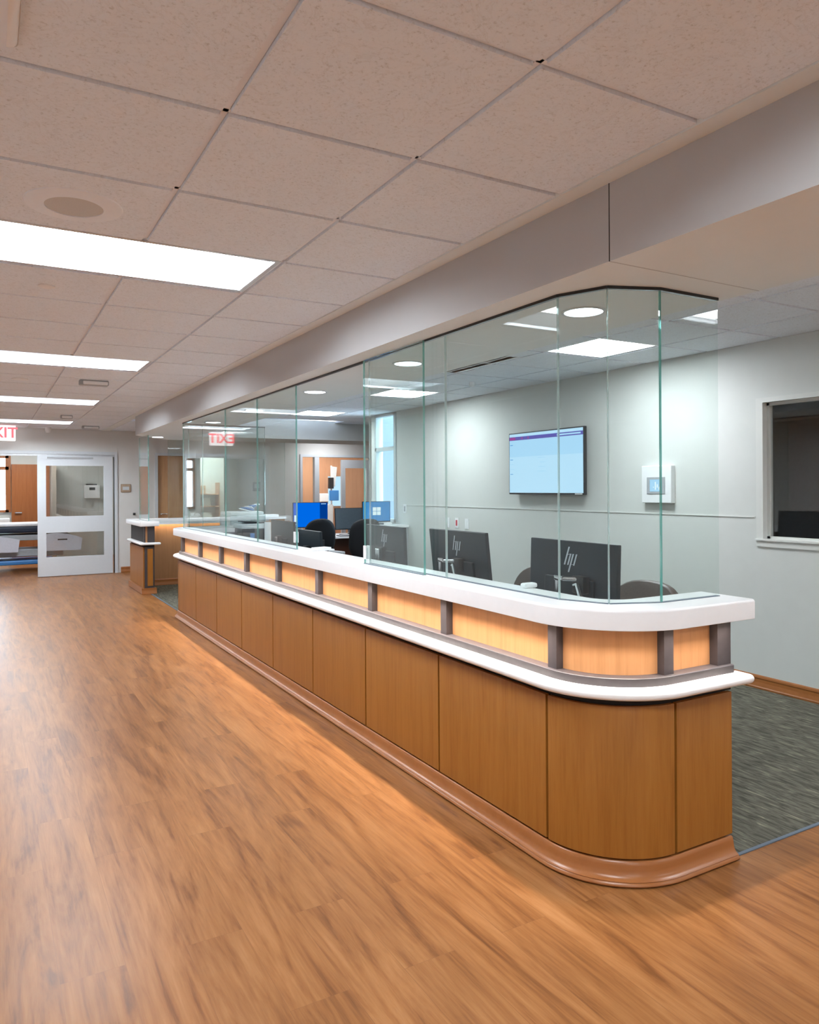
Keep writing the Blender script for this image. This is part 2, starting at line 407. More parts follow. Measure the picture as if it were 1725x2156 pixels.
# back wall of the rooms beyond, with a window to the outside
b = MB(); wallY(b, 18.0, 18.1, -1.5, 8.1, WALL, [(-.36, .42, 1.0, 2.2)], CZ+.3)
struct(b.build('wall_rear'))
struct(MB().box(2.5, 2.6, 14.1, 18.0, 0, CZ+.3, WALL).build('wall_patient_room'))
struct(MB().box(4.9, 5.0, 14.1, 18.0, 0, CZ+.3, WALL).build('wall_supply_room'))
b = MB(); b.box(5.0, 8.0, 16.3, 16.4, 0, CZ+.2, ORANGEW); struct(b.build('wall_exam_room'))
b = MB(); b.box(2.6, 4.9, 15.6, 15.7, 0, CZ+.2, WALLF); struct(b.build('wall_supply_room'))

# window 1 : interior window in right wall
w = struct(MB().build('window_1'))
b = MB()
for z0, z1, y0, y1 in ((2.066, 2.10, 1.70, 3.445), (1.031, 1.085, 1.70, 3.445), (1.085, 2.066, 3.392, 3.445), (1.085, 2.066, 1.70, 1.75)):
    b.box(4.85 if z1 < 1.09 else 4.852, 4.86, y0, y1, z0, z1, TRIMP)
b.box(4.84, 4.90, 1.70, 3.45, 1.075, 1.088, TRIMP)
b.build('casing', w)
b = MB()
for z0, z1, y0, y1 in ((2.045, 2.066, 1.75, 3.392), (1.085, 1.105, 1.75, 3.392), (1.085, 2.066, 3.37, 3.392), (1.085, 2.066, 1.75, 1.772)): b.box(4.90, 4.935, y0, y1, z0, z1, TRIMP)
b.build('sash', w)
MB().box(4.915, 4.921, 1.77, 3.37, 1.105, 2.045, WGLASS).build('pane', w)
# window 2 : tall narrow glazing at far end of right wall
w = struct(MB().build('window_2'))
b = MB(); F2 = mat('window_frame_grey', (.50, .54, .55), .5)
for z0, z1, y0, y1 in ((2.47, 2.50, 8.90, 9.52), (1.0, 1.04, 8.90, 9.52), (1.99, 2.04, 8.95, 9.50), (1.0, 2.50, 8.89, 8.95), (1.0, 2.50, 9.47, 9.53)): b.box(4.845, 4.93, y0, y1, z0, z1, F2)
b.build('window_frame', w)
MB().box(4.89, 4.896, 8.95, 9.48, 1.04, 1.99, WGLASS).build('pane', w); MB().box(4.89, 4.896, 8.95, 9.48, 2.04, 2.47, WGLASS).build('pane', w)
# window 3 : exterior window of patient room
w = struct(MB().build('window_3'))
b = MB()
for z0, z1, x0, x1 in ((2.15, 2.2, -.36, .42), (1.0, 1.05, -.36, .42), (1.90, 1.97, -.36, .42), (1.0, 2.2, .36, .46), (1.0, 2.2, -.36, -.30)): b.box(x0, x1, 17.95, 18.05, z0, z1, REDW)
b.build('window_frame', w)
MB().box(-.31, .37, 18.0, 18.006, 1.05, 2.15, WGLASS).build('pane', w)

# baseboards : profile sweep
def base_prof(h=.10): return [(0, 0), (.02, 0), (.022, .014), (.018, .022), (.016, .03), (.011, .05), (.009, .07), (.012, .08), (.009, h-.008), (.004, h), (0, h)]
b = MB(); b.prism([(4.86-d, z) for d, z in base_prof()], BASEW, 'Y', -4, 8.85); struct(b.build('baseboard_right'))
b = MB(); b.prism([(14.0-d, z) for d, z in base_prof()], BASEW, 'X', 2.07, 2.63); b.prism([(14.0-d, z) for d, z in base_prof()], BASEW, 'X', 3.27, 5.44); struct(b.build('baseboard_far'))

# ------------------------------------------------------------------ ceiling troffers
def troffer(cell, label, lamp, group, split=False):
    x0, x1, y0, y1 = cell; cx, cy = (x0+x1)/2, (y0+y1)/2
    t = thing('ceiling_light', label, 'ceiling light', (cx, cy, CZ), 0, group)
    hx, hy = (x1-x0)/2-.006, (y1-y0)/2-.006
    b = MB()
    for a, c, d, e in ((-hx, hx, -hy, -hy+.022), (-hx, hx, hy-.022, hy), (-hx, -hx+.022, -hy+.022, hy-.022), (hx-.022, hx, -hy+.022, hy-.022)): b.box(a, c, d, e, -.006, .012, ALU if split else REFL)
    b.build('frame', t)
    b = MB(); ix, iy = hx-.022, hy-.022; dz = .085 if split else .024; jx, jy = (ix-.05, iy-.09) if split else (ix-.015, iy-.015)
    rings = [[(-ix, -iy, .012), (ix, -iy, .012), (ix, iy, .012), (-ix, iy, .012)], [(-jx, -jy, dz), (jx, -jy, dz), (jx, jy, dz), (-jx, jy, dz)]]
    b.loops(rings, REFLS if split else REFL, True, False); b.build('reflector', t)
    b = MB(); b.box(-jx, jx, -jy, jy, dz-.003, dz+.01, lamp); b.build('lens', t)
    return t
lab = ['corridor ceiling light behind the camera, farthest back', 'corridor ceiling light overhead, out of view above the camera', 'largest long bright ceiling light in the corridor, nearest the camera',
       'second long bright ceiling light along the corridor', 'third long bright ceiling light along the corridor, beyond the dark-edged alarm box', 'farthest small long ceiling light of the corridor, above the lit exit sign']
for c, l in zip(LC, lab): troffer(c, l, LAMP, 'long corridor ceiling lights', True)
lab = ['added square ceiling light behind the station, out of view', 'square ceiling light beside the interior window, out of view', 'large square ceiling light above the wall television, seen through glass',
       'square ceiling light seen through the middle glass panel', 'farthest square ceiling light over the back desk']
for c, l in zip(LI, lab): troffer(c, l, LAMPI, 'square ceiling lights inside the station')

troffer(LX[0], 'added ceiling light brightening the side corridor, hidden behind the far soffit', LAMPX, None)
# downlights in soffit
for (x, y), l in zip([(2.28, 2.455), (2.265, 3.99), (2.277, 5.51), (2.277, 7.04), (2.277, 8.56)],
        ['largest round recessed downlight in the soffit behind the corner glass', 'round recessed downlight in the soffit above the overlapping glass panels', 'small round recessed downlight in the soffit over the open counter window',
         'round recessed downlight farther along the soffit, just past the open window', 'farthest round downlight of the long soffit']):
    t = thing('downlight', l, 'ceiling light', (x, y, SZ), 0, 'round downlights in the soffit')
    b = MB(); n = 40; R = [[(math.cos(2*PI*i/n)*r, math.sin(2*PI*i/n)*r, z) for i in range(n)] for r, z in ((.098, .0), (.096, -.005), (.084, -.005), (.082, .001))]
    b.loops(R, LGREY, True, False); b.build('trim_ring', t, smooth=True)
    MB().cyl((0, 0, -.0035), (0, 0, -.001), .083, DOWNL, n=40).build('lens', t)
t = thing('downlight', 'tiny downlight in the soffit above the far pier', 'ceiling light', (2.2, 11.35, SZ)); MB().cyl((0, 0, -.004), (0, 0, -.001), .075, DOWNL, n=24).build('lens', t)

# ceiling speaker and sensors
t = thing('ceiling_speaker', 'round ceiling speaker with wide ring and perforated grille', 'speaker', (.285, 2.965, CZ-.010))
b = MB(); n = 48; b.loops([[(math.cos(2*PI*i/n)*r, math.sin(2*PI*i/n)*r, z) for i in range(n)] for r, z in ((.168, .001), (.165, -.004), (.12, -.010), (.10, -.009), (.098, -.002))], BEIGEP, True, False); b.build('ring', t, smooth=True)
MB().cyl((0, 0, -.006), (0, 0, 0), .099, SPEAK, n=48).build('grille', t)
def sensor(x, y, r, h, l, name='smoke_detector', cat='smoke detector'):
    b = MB(); b.cyl((0, 0, -h*.6), (0, 0, 0), r, WHITE, r, 28); b.cyl((0, 0, -h), (0, 0, -h*.6), r*.7, WHITE, r, 28)
    return tag(b.build(name, loc=(x, y, CZ-.009), smooth=True), l, cat)
sensor(.273, 4.2, .04, .012, 'small flat round sensor on the ceiling just beyond the nearest corridor light')
sensor(.903, 13.7, .05, .09, 'small round white camera on the ceiling above the far sliding door', 'security_camera', 'camera')
sensor(4.19, 6.1, .03, .04, 'small white round sprinkler on the ceiling inside the glass', 'sprinkler', 'sprinkler')
sensor(.28, 7.83, .07, .012, 'faint flat round sensor beyond the second corridor light')
for x, y, s, l in ((.90, 7.66, 1, 'grey-white rectangular alarm box on the ceiling past the second corridor light'), (1.49, 13.15, 1, 'small rectangular alarm box on the ceiling close to the far wall'), (.98, 11.4, .6, 'faint small alarm box on the ceiling just before the farthest corridor light')):
    t = thing('alarm_strobe', l, 'alarm', (x, y, CZ-.008)); b = MB(); b.box(-.13*s, .13*s, -.05, .05, -.05, 0, GREY, r=.012); b.build('housing', t)
    b = MB(); b.box(-.10*s, .12*s, -.056, -.03, -.045, -.012, WHITE, r=.008); b.build('cover', t)
t = thing('ceiling_vent', 'rounded white frame of a ceiling fixture cut off at the top left corner', 'vent', (-.06, 1.80, CZ-.010))
b = MB(); b.box(-.13, .13, -.14, .14, -.03, 0, REFL, r=.02, seg=3); b.build('frame', t, smooth=True)
MB().box(-.11, .105, -.12, .125, -.036, -.028, GRID).build('cover', t)
t = thing('ceiling_vent', 'long white linear air diffuser in the ceiling behind the middle glass', 'vent', (3.62, 5.2, CZ))
b = MB(); b.box(-.09, -.07, -.45, .45, -.012, .0, REFL); b.box(.07, .09, -.45, .45, -.012, 0, REFL); b.box(-.07, .07, -.45, .45, -.01, -.004, REFL); b.box(-.01, .0, -.45, .45, -.013, -.009, REFL); b.build('slot_frame', t)

# exit sign
def text_mesh(s, size, m, parent, loc, rot, name='lettering', depth=.002):
    cu = bpy.data.curves.new(name, 'FONT'); cu.body = s; cu.size = size; cu.extrude = depth; cu.align_x = 'CENTER'; cu.align_y = 'CENTER'; cu.offset = size*.02
    tmp = bpy.data.objects.new('tmp', cu); C.objects.link(tmp); bpy.context.view_layer.update()
    me = bpy.data.meshes.new_from_object(tmp.evaluated_get(bpy.context.evaluated_depsgraph_get()))
    bpy.data.objects.remove(tmp); me.materials.clear(); me.materials.append(m)
    o = bpy.data.objects.new(name, me); C.objects.link(o); o.parent = parent; o.location = loc; o.rotation_euler = rot
    return o
t = thing('exit_sign', 'lit white sign with red EXIT letters hanging from the ceiling at left', 'sign', (.205, 13.6, CZ-.13))
MB().box(-.215, .215, -.03, .03, -.125, .125, SIGNW, r=.012).build('lit_box', t)
MB().box(-.07, .07, -.03, .03, .12, .125, WHITE).build('canopy', t)
text_mesh('EXIT', .235, SIGNR, t, (0, -.032, -.003), (PI/2, 0, 0))

# ------------------------------------------------------------------ main counter
# plan path of the panel face: return leg -> far arc -> long straight -> near arc -> short end
R = .338; cxA, cyA = 2.247, 8.70; cxB, cyB = 2.247, 2.276; XF = 1.909
XR = 3.05
S = [XR-cxA, R*PI/2, cyA-cyB, R*PI/2, 2.568-cxB]
SS = [0]
for v in S: SS.append(SS[-1]+v)
def P(s, d):
    if s < SS[1]: return (XR-s, cyA+R+d)
    if s < SS[2]:
        a = (s-SS[1])/R; return (cxA-(R+d)*math.sin(a), cyA+(R+d)*math.cos(a))
    if s < SS[3]: return (XF-d, cyA-(s-SS[2]))
    if s < SS[4]:
        a = (s-SS[3])/R; return (cxB-(R+d)*math.cos(a), cyB-(R+d)*math.sin(a))
    return (cxB+(s-SS[4]), cyB-R-d)
def stations(s0, s1):
    out = [s0, s1]
    for k in (1, 2, 3, 4):
        if s0 < SS[k] < s1: out.append(SS[k])
    for k in (1, 3):
        for i in range(1, 18):
            s = SS[k]+(SS[k+1]-SS[k])*i/18
            if s0 < s < s1: out.append(s)
    return sorted(set(out))
def sweep(b, prof, s0, s1, m, PF=None, st=None):
    PF = PF or P
    rings = [[(*PF(s, d), z) for d, z in prof] for s in (st or stations(s0, s1))]
    b.loops(rings, m); return b
def rect(d0, d1, z0, z1): return [(d0, z0), (d1, z0), (d1, z1), (d0, z1)]
END = SS[5]
ctr = thing('reception_counter', 'long curved wood-panelled nurse station counter with white rail and lit upper band', 'counter', (2.0, 5.5, 0))
OFF = Vector((-2.0, -5.5, 0))
def cpart(b, name, par=None, smooth=True, label=None):
    bmesh.ops.translate(b.bm, vec=OFF, verts=b.bm.verts[:])
    return b.build(name, par or ctr, smooth=smooth, label=label)
cpart(sweep(MB(), [(-.16, .004), (-.030, .004), (-.030, .684), (-.084, .684), (-.084, .948), (-.16, .948)], 0, END-.002, DARK), 'carcass')
prof = [(-.02, .004), (.036, .004), (.039, .009), (.037, .015), (.031, .0195), (.033, .0215), (.029, .0235), (.021, .028), (.0135, .038), (.010, .052), (.0075, .068), (.005, .079), (0, .0835), (-.02, .0835)]
cpart(sweep(MB(), prof, 0, END-.004, BASEW), 'base_molding')
# panels
seams = [SS[2]+.803*i for i in range(9)]; seams[-1] = SS[3]
edges = [0.0, .40, SS[1], SS[2]] + seams[1:] + [SS[4], END]
g = .0066
for i, (a, c) in enumerate(zip(edges, edges[1:])):
    a2 = a+(g if i else 0); c2 = c-(g if c < END else 0)
    b = sweep(MB(), [(-.018, .091), (-.001, .091), (0, .092), (0, .652), (-.001, .654), (-.018, .654)], a2, c2, PANELW)
    cpart(b, 'front_panel', label='curved corner panel' if abs(a-SS[3]) < .01 or abs(a-SS[1]) < .01 else None)
cpart(sweep(MB(), rect(-.05, -.026, .652, .688), -.0, END+.03, DARK), 'shadow_gap')
nose = [(-.03, .686)] + [(.035+.018*math.sin(t), .7045-.0185*math.cos(t)) for t in [PI*i/10 for i in range(11)]] + [(-.03, .723)]
rail_s = stations(-.05, END+.062)
b = MB(); rings = [[(*P(s, d), z) for d, z in nose] for s in rail_s]
# rounded end of the rail
for i in range(1, 6):
    k = math.sin(PI/2*i/5); q = math.cos(PI/2*i/5)
    rings.append([(*P(END+.062+.016*k, .035*(1-.0)+(d-.035)*(.45+.55*q) if d > .0 else d), .7045+(z-.7045)*(.25+.75*q)) for d, z in nose])
b.loops(rings, SOLID); cpart(b, 'hand_rail')
cpart(sweep(MB(), [(-.07, .723), (-.012, .723), (-.012, .753), (-.014, .755), (-.07, .755)], 0, END+.032, BRONZE), 'ledge_channel')
cpart(sweep(MB(), rect(-.078, -.066, .755, .949), 0, END+.03, BACKW), 'backing_panel')
cpart(sweep(MB(), rect(-.003, .0, .9410, .9495), 0, END+.03, BACKW), 'shade_lip')  # lip added to shade the top of the backing panel
cpart(sweep(MB(), rect(.004, .010, .9472, .9496), 0.02, END+.02, LED), 'light_strip')
# the strip light's lens throws most of its light downwards
def striplight(sa, sb):
    (xa, ya), (xb, yb) = P(sa, .007), P(sb, .007)
    ld = bpy.data.lights.new('strip_lamp', 'AREA'); ld.shape = 'RECTANGLE'; ld.size = math.hypot(xb-xa, yb-ya); ld.size_y = .008
    ld.energy = STRIPW*ld.size; ld.spread = math.radians(85); ld.color = (1.0, .91, .82)
    o = bpy.data.objects.new('strip_lamp', ld); C.objects.link(o); o.parent = ctr
    o.location = ((xa+xb)/2-2.0, (ya+yb)/2-5.5, .9468); o.rotation_euler = (0, 0, math.atan2(yb-ya, xb-xa))
STRIPW = 3.1
striplight(SS[2], SS[3]); STRIPW = 1.9; striplight(SS[4], END+.02)
for i in range(5): striplight(SS[3]+S[3]*i/5, SS[3]+S[3]*(i+1)/5)
for s in edges[1:-1]:
    s0, s1 = s-.026, s+.026
    b = sweep(MB(), rect(-.066, -.030, .754, .9495), s0, s1, BRONZE, st=[s0, s, s1]); cpart(b, 'divider_fin', smooth=False)
b = sweep(MB(), rect(-.07, -.028, .754, .9495), END-.045, END+.034, BRONZE, st=[END-.045, END+.034]); cpart(b, 'divider_fin', smooth=False)
# worktop (continuous, lies on the counter)
top = [(-.209, .950), (.034, .950), (.035, .943), (.049, .943), (.051, .945), (.051, 1.009)] + [(.051-.012*(1-math.cos(t)), 1.009+.012*math.sin(t)) for t in [PI/2*i/5 for i in range(1, 6)]] + [(-.205, 1.021), (-.209, 1.017)]
b = sweep(MB(), top, -.0, END+.077, SOLID)
tag(b.build('countertop', smooth=True), 'white solid-surface top of the long curved counter', 'countertop')
# desk worktop behind the counter
t = thing('desk', 'low work desk hidden behind the long counter, carrying the black monitors', 'desk', (2.55, 5.4, 0))
MB().box(-.40, .40, -2.9, 2.9, .72, .75, LGREY).build('desk_top', t)
[MB().box(-.30, .30, y, y+.03, 0.003, .72, GREY).build('support_panel', t) for y in (-2.85, -1.4, 0, 1.4, 2.8)]

# ------------------------------------------------------------------ far counter of the station
fc = thing('reception_counter', 'far end of the nurse station, narrow wood pier and lit wood front near far wall', 'counter', (2.0, 11.2, 0))
FO = Vector((-2.0, -11.2, 0))
def fpart(b, name, smooth=True, label=None):
    bmesh.ops.translate(b.bm, vec=FO, verts=b.bm.verts[:]); return b.build(name, fc, smooth=smooth, label=label)
b = MB(); b.box(1.925, 2.06, 10.905, 12.0, .004, .95, DARK); b.box(2.06, 4.4, 11.80, 11.98, .004, .95, DARK); fpart(b, 'carcass', False)
b = MB(); b.box(1.909, 1.925, 10.905, 12.0, .088, .654, PANELW); fpart(b, 'front_panel', False)
b = MB(); b.box(1.925, 2.052, 10.885, 10.905, .088, .66, BRONZE); b.box(1.962, 2.035, 10.879, 10.888, .115, .635, PANELW); fpart(b, 'end_panel', False)
b = MB(); b.box(2.06, 4.4, 11.78, 11.80, .10, .95, BACKW); fpart(b, 'inner_panel', False, 'lit orange wood panel')
b = MB(); b.prism([(10.885-d, z) for d, z in base_prof(.085)], BASEW, 'X', 1.88, 2.085); b.box(1.885, 2.08, 10.885, 12, 0.004, .083, BASEW)
b.prism([(11.78-d, z) for d, z in base_prof(.10)], BASEW, 'X', 2.06, 4.4); fpart(b, 'base_molding')
b = MB(); b.box(1.860, 2.14, 10.84, 10.92, .688, .723, SOLID, r=.016, seg=4); b.box(1.860, 1.94, 10.9, 12.0, .688, .723, SOLID, r=.016, seg=4); fpart(b, 'hand_rail')
b = MB(); b.box(1.965, 2.062, 10.89, 10.905, .723, .95, BRONZE); b.box(1.92, 1.94, 10.90, 10.94, .723, .95, BRONZE); fpart(b, 'divider_fin', False)
b = MB(); b.box(1.94, 1.965, 10.90, 12.0, .723, .95, BACKW); fpart(b, 'backing_panel', False)
b = MB(); b.box(2.10, 4.35, 11.722, 11.727, .945, .950, LED); fpart(b, 'light_strip', False)
b = MB(); b.box(1.858, 2.118, 10.84, 12.04, .95, 1.021, SOLID, r=.01); b.box(2.10, 4.4, 11.70, 12.04, .952, 1.0205, SOLID, r=.01); b.box(2.12, 4.4, 11.70, 11.712, .935, .96, SOLID)
tag(b.build('countertop', smooth=True), 'white top of the far counter beyond the carpeted gap', 'countertop')

# ------------------------------------------------------------------ glass
glass_n = 0
def pane(p0, p1, label, z0=1.0215, z1=SZ-.012, th=.012, clamp=None, em=None, group='glass screen panels on the counter'):
    p0 = Vector((p0[0], p0[1])); p1 = Vector((p1[0], p1[1])); d = p1-p0; Ln = d.length-.003; a = math.atan2(d.y, d.x); c = (p0+p1)/2
    b = MB(); h = Ln/2
    b.box(-h, h, -th/2, th/2, z0, z1, GLASS)
    ei = b.mi(EDGE)
    b.bm.normal_update()
    for f_ in b.bm.faces:
        ctr_ = f_.calc_center_median()
        if abs(abs(ctr_.x)-h) < 1e-4: f_.material_index = ei if em is None else b.mi(em[0 if ctr_.x < 0 else 1])
    o = tag(b.build('glass_panel', loc=(c.x, c.y, 0), rotz=a), label, 'glass panel', group)
    MB().box(-h-.001, h+.001, -.009, .009, 1.0212, 1.0235, STRIPB).build('base_seal', o)
    if clamp is not None:
        b = MB()
        for s_ in (-1, 1): b.box(-.013, .013, s_*(th/2+.005)-.005, s_*(th/2+.005)+.005, 1.05+clamp, 1.13+clamp, WHITE, r=.002)
        k = b.build('clamp', o); k.location.x = h-.02 if clamp else -h+.02
    return o
gp = [(1.988, 8.785), (1.988, 7.04), (1.988, 6.08), (1.988, 5.17)]
pane((1.988, 8.785), (2.075, 8.89), 'narrow glass facet at far corner of the long counter', group=None)
pane((2.075, 8.89), (2.25, 8.94), 'glass facet turning onto the far return of the long counter', group=None)
pane((2.25, 8.94), (3.02, 8.94), 'glass panel standing on the far return of the long counter', group=None)
pane(gp[0], gp[1], 'farthest straight glass panel on the long counter, reflecting the exit sign', group=None)
pane(gp[1], gp[2], 'straight glass panel second from the far end of the long counter', group=None)
pane(gp[2], gp[3], 'glass panel with dark green edge beside the open window over the counter', clamp=.02, group=None)
pane((1.988, 3.97), (1.988, 3.124), 'glass panel on near side of the open window, doubled by another pane', em=(EDGEW, EDGEW), group=None)
pane((1.955, 3.975), (1.955, 3.28), 'shorter glass pane overlapping in front, white clip at its left edge', clamp=0, group=None)
pane((1.988, 3.124), (1.988, 2.287), 'wide straight glass panel in front of the television', em=(EDGEW, EDGEW), group=None)
pane((1.988, 2.287), (2.068, 2.097), 'first narrow glass facet of the rounded near corner', em=(EDGEW, EDGEW), group=None)
pane((2.068, 2.097), (2.266, 2.02), 'middle glass facet of the rounded near corner', em=(EDGEW, EDGE), group=None)
pane((2.266, 2.02), (2.598, 2.02), 'end glass panel at the right end of the counter', em=(EDGE, GLASS), group=None)
pane((1.988, 10.92), (1.988, 11.62), 'narrow glass panel on the far pier', z1=SZ-.002, group=None)
pane((2.45, 11.86), (4.35, 11.86), 'long glass panel on the far counter in front of the wooden door', z1=SZ-.002, group=None)
# black head channel for the glass
b = MB()
pts = [(3.02, 8.94), (2.25, 8.94), (2.075, 8.89), (1.988, 8.785), (1.988, 2.287), (2.068, 2.097), (2.266, 2.02), (2.598, 2.02)]
for p0, p1 in zip(pts, pts[1:]):
    p0, p1 = Vector(p0), Vector(p1); d = p1-p0; a = math.atan2(d.y, d.x); c = (p0+p1)/2
    b.box(-d.length/2-.002, d.length/2+.002, -.009, .009, -.0115, -.0003, BLACK, mt=Matrix.Translation((c.x, c.y, SZ)) @ Matrix.Rotation(a, 4, 'Z'))
struct(b.build('trim_4'))

# ------------------------------------------------------------------ monitors
def bar2(b, p0, p1, w, y, m, ax):
    """thin slanted bar in the plane of a monitor shell; p in (u, z)"""
    u0, z0 = p0; u1, z1 = p1
    pts = [(u0-w/2, z0), (u0+w/2, z0), (u1+w/2, z1), (u1-w/2, z1)]
    b.prism([(u, z) for u, z in pts], m, 'X', y-.0012, y)
def monitor(name, label, loc, rotz, w, h, zc, screen=None, tilt=0, logo=True, stand=True, group=None, extra=None):
    """screen faces local +X, shell faces -X; z from the desk top"""
    t = thing(name, label, 'monitor', loc, rotz, group)
    Rm = Matrix.Translation((0, 0, zc)) @ Matrix.Rotation(tilt, 4, 'Y')
    b = MB(); b.box(-.012, .012, -w/2, w/2, -h/2, h/2, CHARC, r=.004); b.box(-.028, -.010, -w*.28, w*.28, -h*.44, h*.02, CHARC, r=.006)
    s = b.build('shell', t); s.matrix_local = Rm
    b = MB(); b.box(.0121, .0131, -w/2+.008, w/2-.008, -h/2+.014, h/2-.008, screen or SCR_D)
    if extra: extra(b, w, h)
    s2 = b.build('screen', t); s2.matrix_local = Rm
    if logo:
        b = MB(); k = .052; sl = .36
        # u grows to the left when looking at the shell, so mirror
        def q(u, z): return (-(u*k+z*k*sl)+0.0, z*k+h*.26)
        W = .0095
        bar2(b, q(-.62, -.55), q(-.62, 1.15), W, -.0125, LOGO, None); bar2(b, q(-.15, -.55), q(-.15, .52), W, -.0125, LOGO, None)
        bar2(b, q(-.62, .40), q(-.15, .52), W, -.0125, LOGO, None)
        bar2(b, q(.20, -1.2), q(.20, .52), W, -.0125, LOGO, None); bar2(b, q(.66, -.55), q(.66, .52), W, -.0125, LOGO, None)
        bar2(b, q(.20, -.5), q(.66, -.42), W, -.0125, LOGO, None)
        lg = b.build('logo', t, label='silver slanted two-letter emblem'); lg.matrix_local = Rm
    if stand:
        b = MB(); b.box(-.075, -.045, -.03, .03, .01, zc+.02, CHROME, r=.004); b.box(-.06, -.02, -.04, .04, zc-.05, zc+.03, BLACK, r=.004); b.build('stand_neck', t)
        b = MB(); b.box(-.16, .10, -.13, .13, 0, .012, BLACK, r=.004); b.build('stand_base', t)
    return t
GM = None
DZ = .75
m1_ = monitor('computer_monitor', 'black monitor back seen through the corner glass, nearest the counter end', (2.47, 2.75, DZ), math.radians(-1), .625, .37, .272, tilt=math.radians(2), stand=False)
m2_ = monitor('computer_monitor', 'black monitor back below the three wall plates, in front of the wide glass panel', (2.47, 3.735, DZ), 0, .61, .37, .278, tilt=math.radians(-6), stand=False)
monitor('computer_monitor', 'dark monitor back behind the overlapping glass panes with blue reflections', (2.47, 4.68, DZ), 0, .57, .36, .272, tilt=math.radians(-2))
monitor('computer_monitor', 'grey-looking monitor back just right of the green glass edge, below blue screen', (2.52, 6.22, DZ), 0, .52, .33, .18, tilt=math.radians(-3), logo=False)
monitor('computer_monitor', 'monitor back behind the glass, left of the green glass edge', (2.48, 6.82, DZ), 0, .62, .34, .24, tilt=0, logo=False)
# chromed clamp arms with cables carry the two nearest monitors
def arm(t, dy):
    b = MB(); b.cyl((-.10, .09+dy, 0), (-.10, .09+dy, .29), .012, CHROME, n=12); b.box(-.114, -.086, .045+dy, .10+dy, .275, .30, CHROME, r=.003); b.build('arm_post', t, smooth=True)
    b = MB(); b.cyl((-.10, .05+dy, .285), (-.04, -.02+dy, .285), .010, CHROME, n=12); b.box(-.065, -.022, -.05+dy, .03+dy, .22, .30, BLACK, r=.006); b.build('bracket', t, smooth=True)
    pts = [(-.08, -.02, .26), (-.10, -.06, .27), (-.11, -.10, .20), (-.10, -.13, .10), (-.09, -.15, .0)]
    for k_, col in ((0, BLACK), (.02, LGREY)):
        b = MB()
        for p0, p1 in zip(pts, pts[1:]): b.cyl((p0[0], p0[1]+k_+dy, p0[2]), (p1[0], p1[1]+k_+dy, p1[2]), .005, col, n=8)
        b.build('cable', t, smooth=True)
arm(m1_, -.10); arm(m2_, -.03)
# monitors on the back desk : screens face the camera (local +X -> world -Y)
def ex1(b, w, h):
    b.box(.0132, .0136, w/2-.13, w/2-.012, -h/2+.014, h/2-.008, SCR_N); b.box(.0137, .0141, -w/2+.02, -w/2+.06, -.10, .0, SCR_W); b.box(.0137, .0141, -w/2+.03, -w/2+.05, -.145, -.13, SCR_W)
    b.box(.0137, .0141, w/2-.11, w/2-.03, h/2-.03, h/2-.02, SCR_L)
def ex3(b, w, h):
    b.box(.0132, .0136, -.06, .06, -.045, .06, SCR_W); b.box(.0137, .0141, -.003, .003, -.045, .06, SCR_C); b.box(.0137, .0141, -.06, .06, .004, .010, SCR_C)
fr = -PI/2
monitor('computer_monitor', 'bright blue screen on the back desk, just right of the green glass edge', (4.23, 10.45, DZ), fr, .56, .38, .32, screen=SCR_B, logo=False, extra=ex1)
monitor('computer_monitor', 'grey switched-off screen on the back desk between two blue screens', (4.88, 10.40, DZ), fr, .54, .33, .25, screen=SCR_D, logo=False, tilt=math.radians(-4))
monitor('computer_monitor', 'bright blue screen with white square on the small side desk near the tall window', (4.575, 8.95, .98), fr, .42, .28, .17, screen=SCR_C, logo=False, extra=ex3)
t = thing('desk', 'white-topped desk with dark red-brown front at the back of the station', 'desk', (4.7, 10.55, 0))
MB().box(-.84, .9, -.42, .35, .72, .75, SOLID, r=.004).build('desk_top', t); MB().box(-.80, .85, -.2, .33, .0, .72, DESKW).build('modesty_panel', t)
b = MB(); b.box(-.22, .22, -.07, .07, 0, .012, BLACK, r=.003)
for i in range(12):
    for j in range(4): b.box(-.2+i*.034, -.172+i*.034, -.055+j*.028, -.033+j*.028, .012, .018, WHITE)
tag(b.build('keyboard', loc=(4.80, 10.22, DZ)), 'keyboard lying in front of the grey switched-off screen', 'keyboard')
t = thing('desk', 'small high side desk against the right wall under the blue screen with white square', 'desk', (4.62, 8.9, 0))
MB().box(-.24, .235, -.35, .35, .95, .98, SOLID, r=.004).build('desk_top', t); MB().box(-.20, .235, -.33, .33, .003, .95, GREY).build('cabinet', t)
tag(MB().box(-.05, .05, -.03, .03, 0, .035, WHITE, r=.01).build('phone', loc=(4.60, 8.66, .98)), 'small white phone on the side desk below the blue screen with white square', 'phone')
tag(MB().box(-.09, .09, -.04, .04, 0, .03, WHITE, r=.008).build('phone', loc=(4.03, 10.2, DZ)), 'small white phone in front of the left blue screen', 'phone')

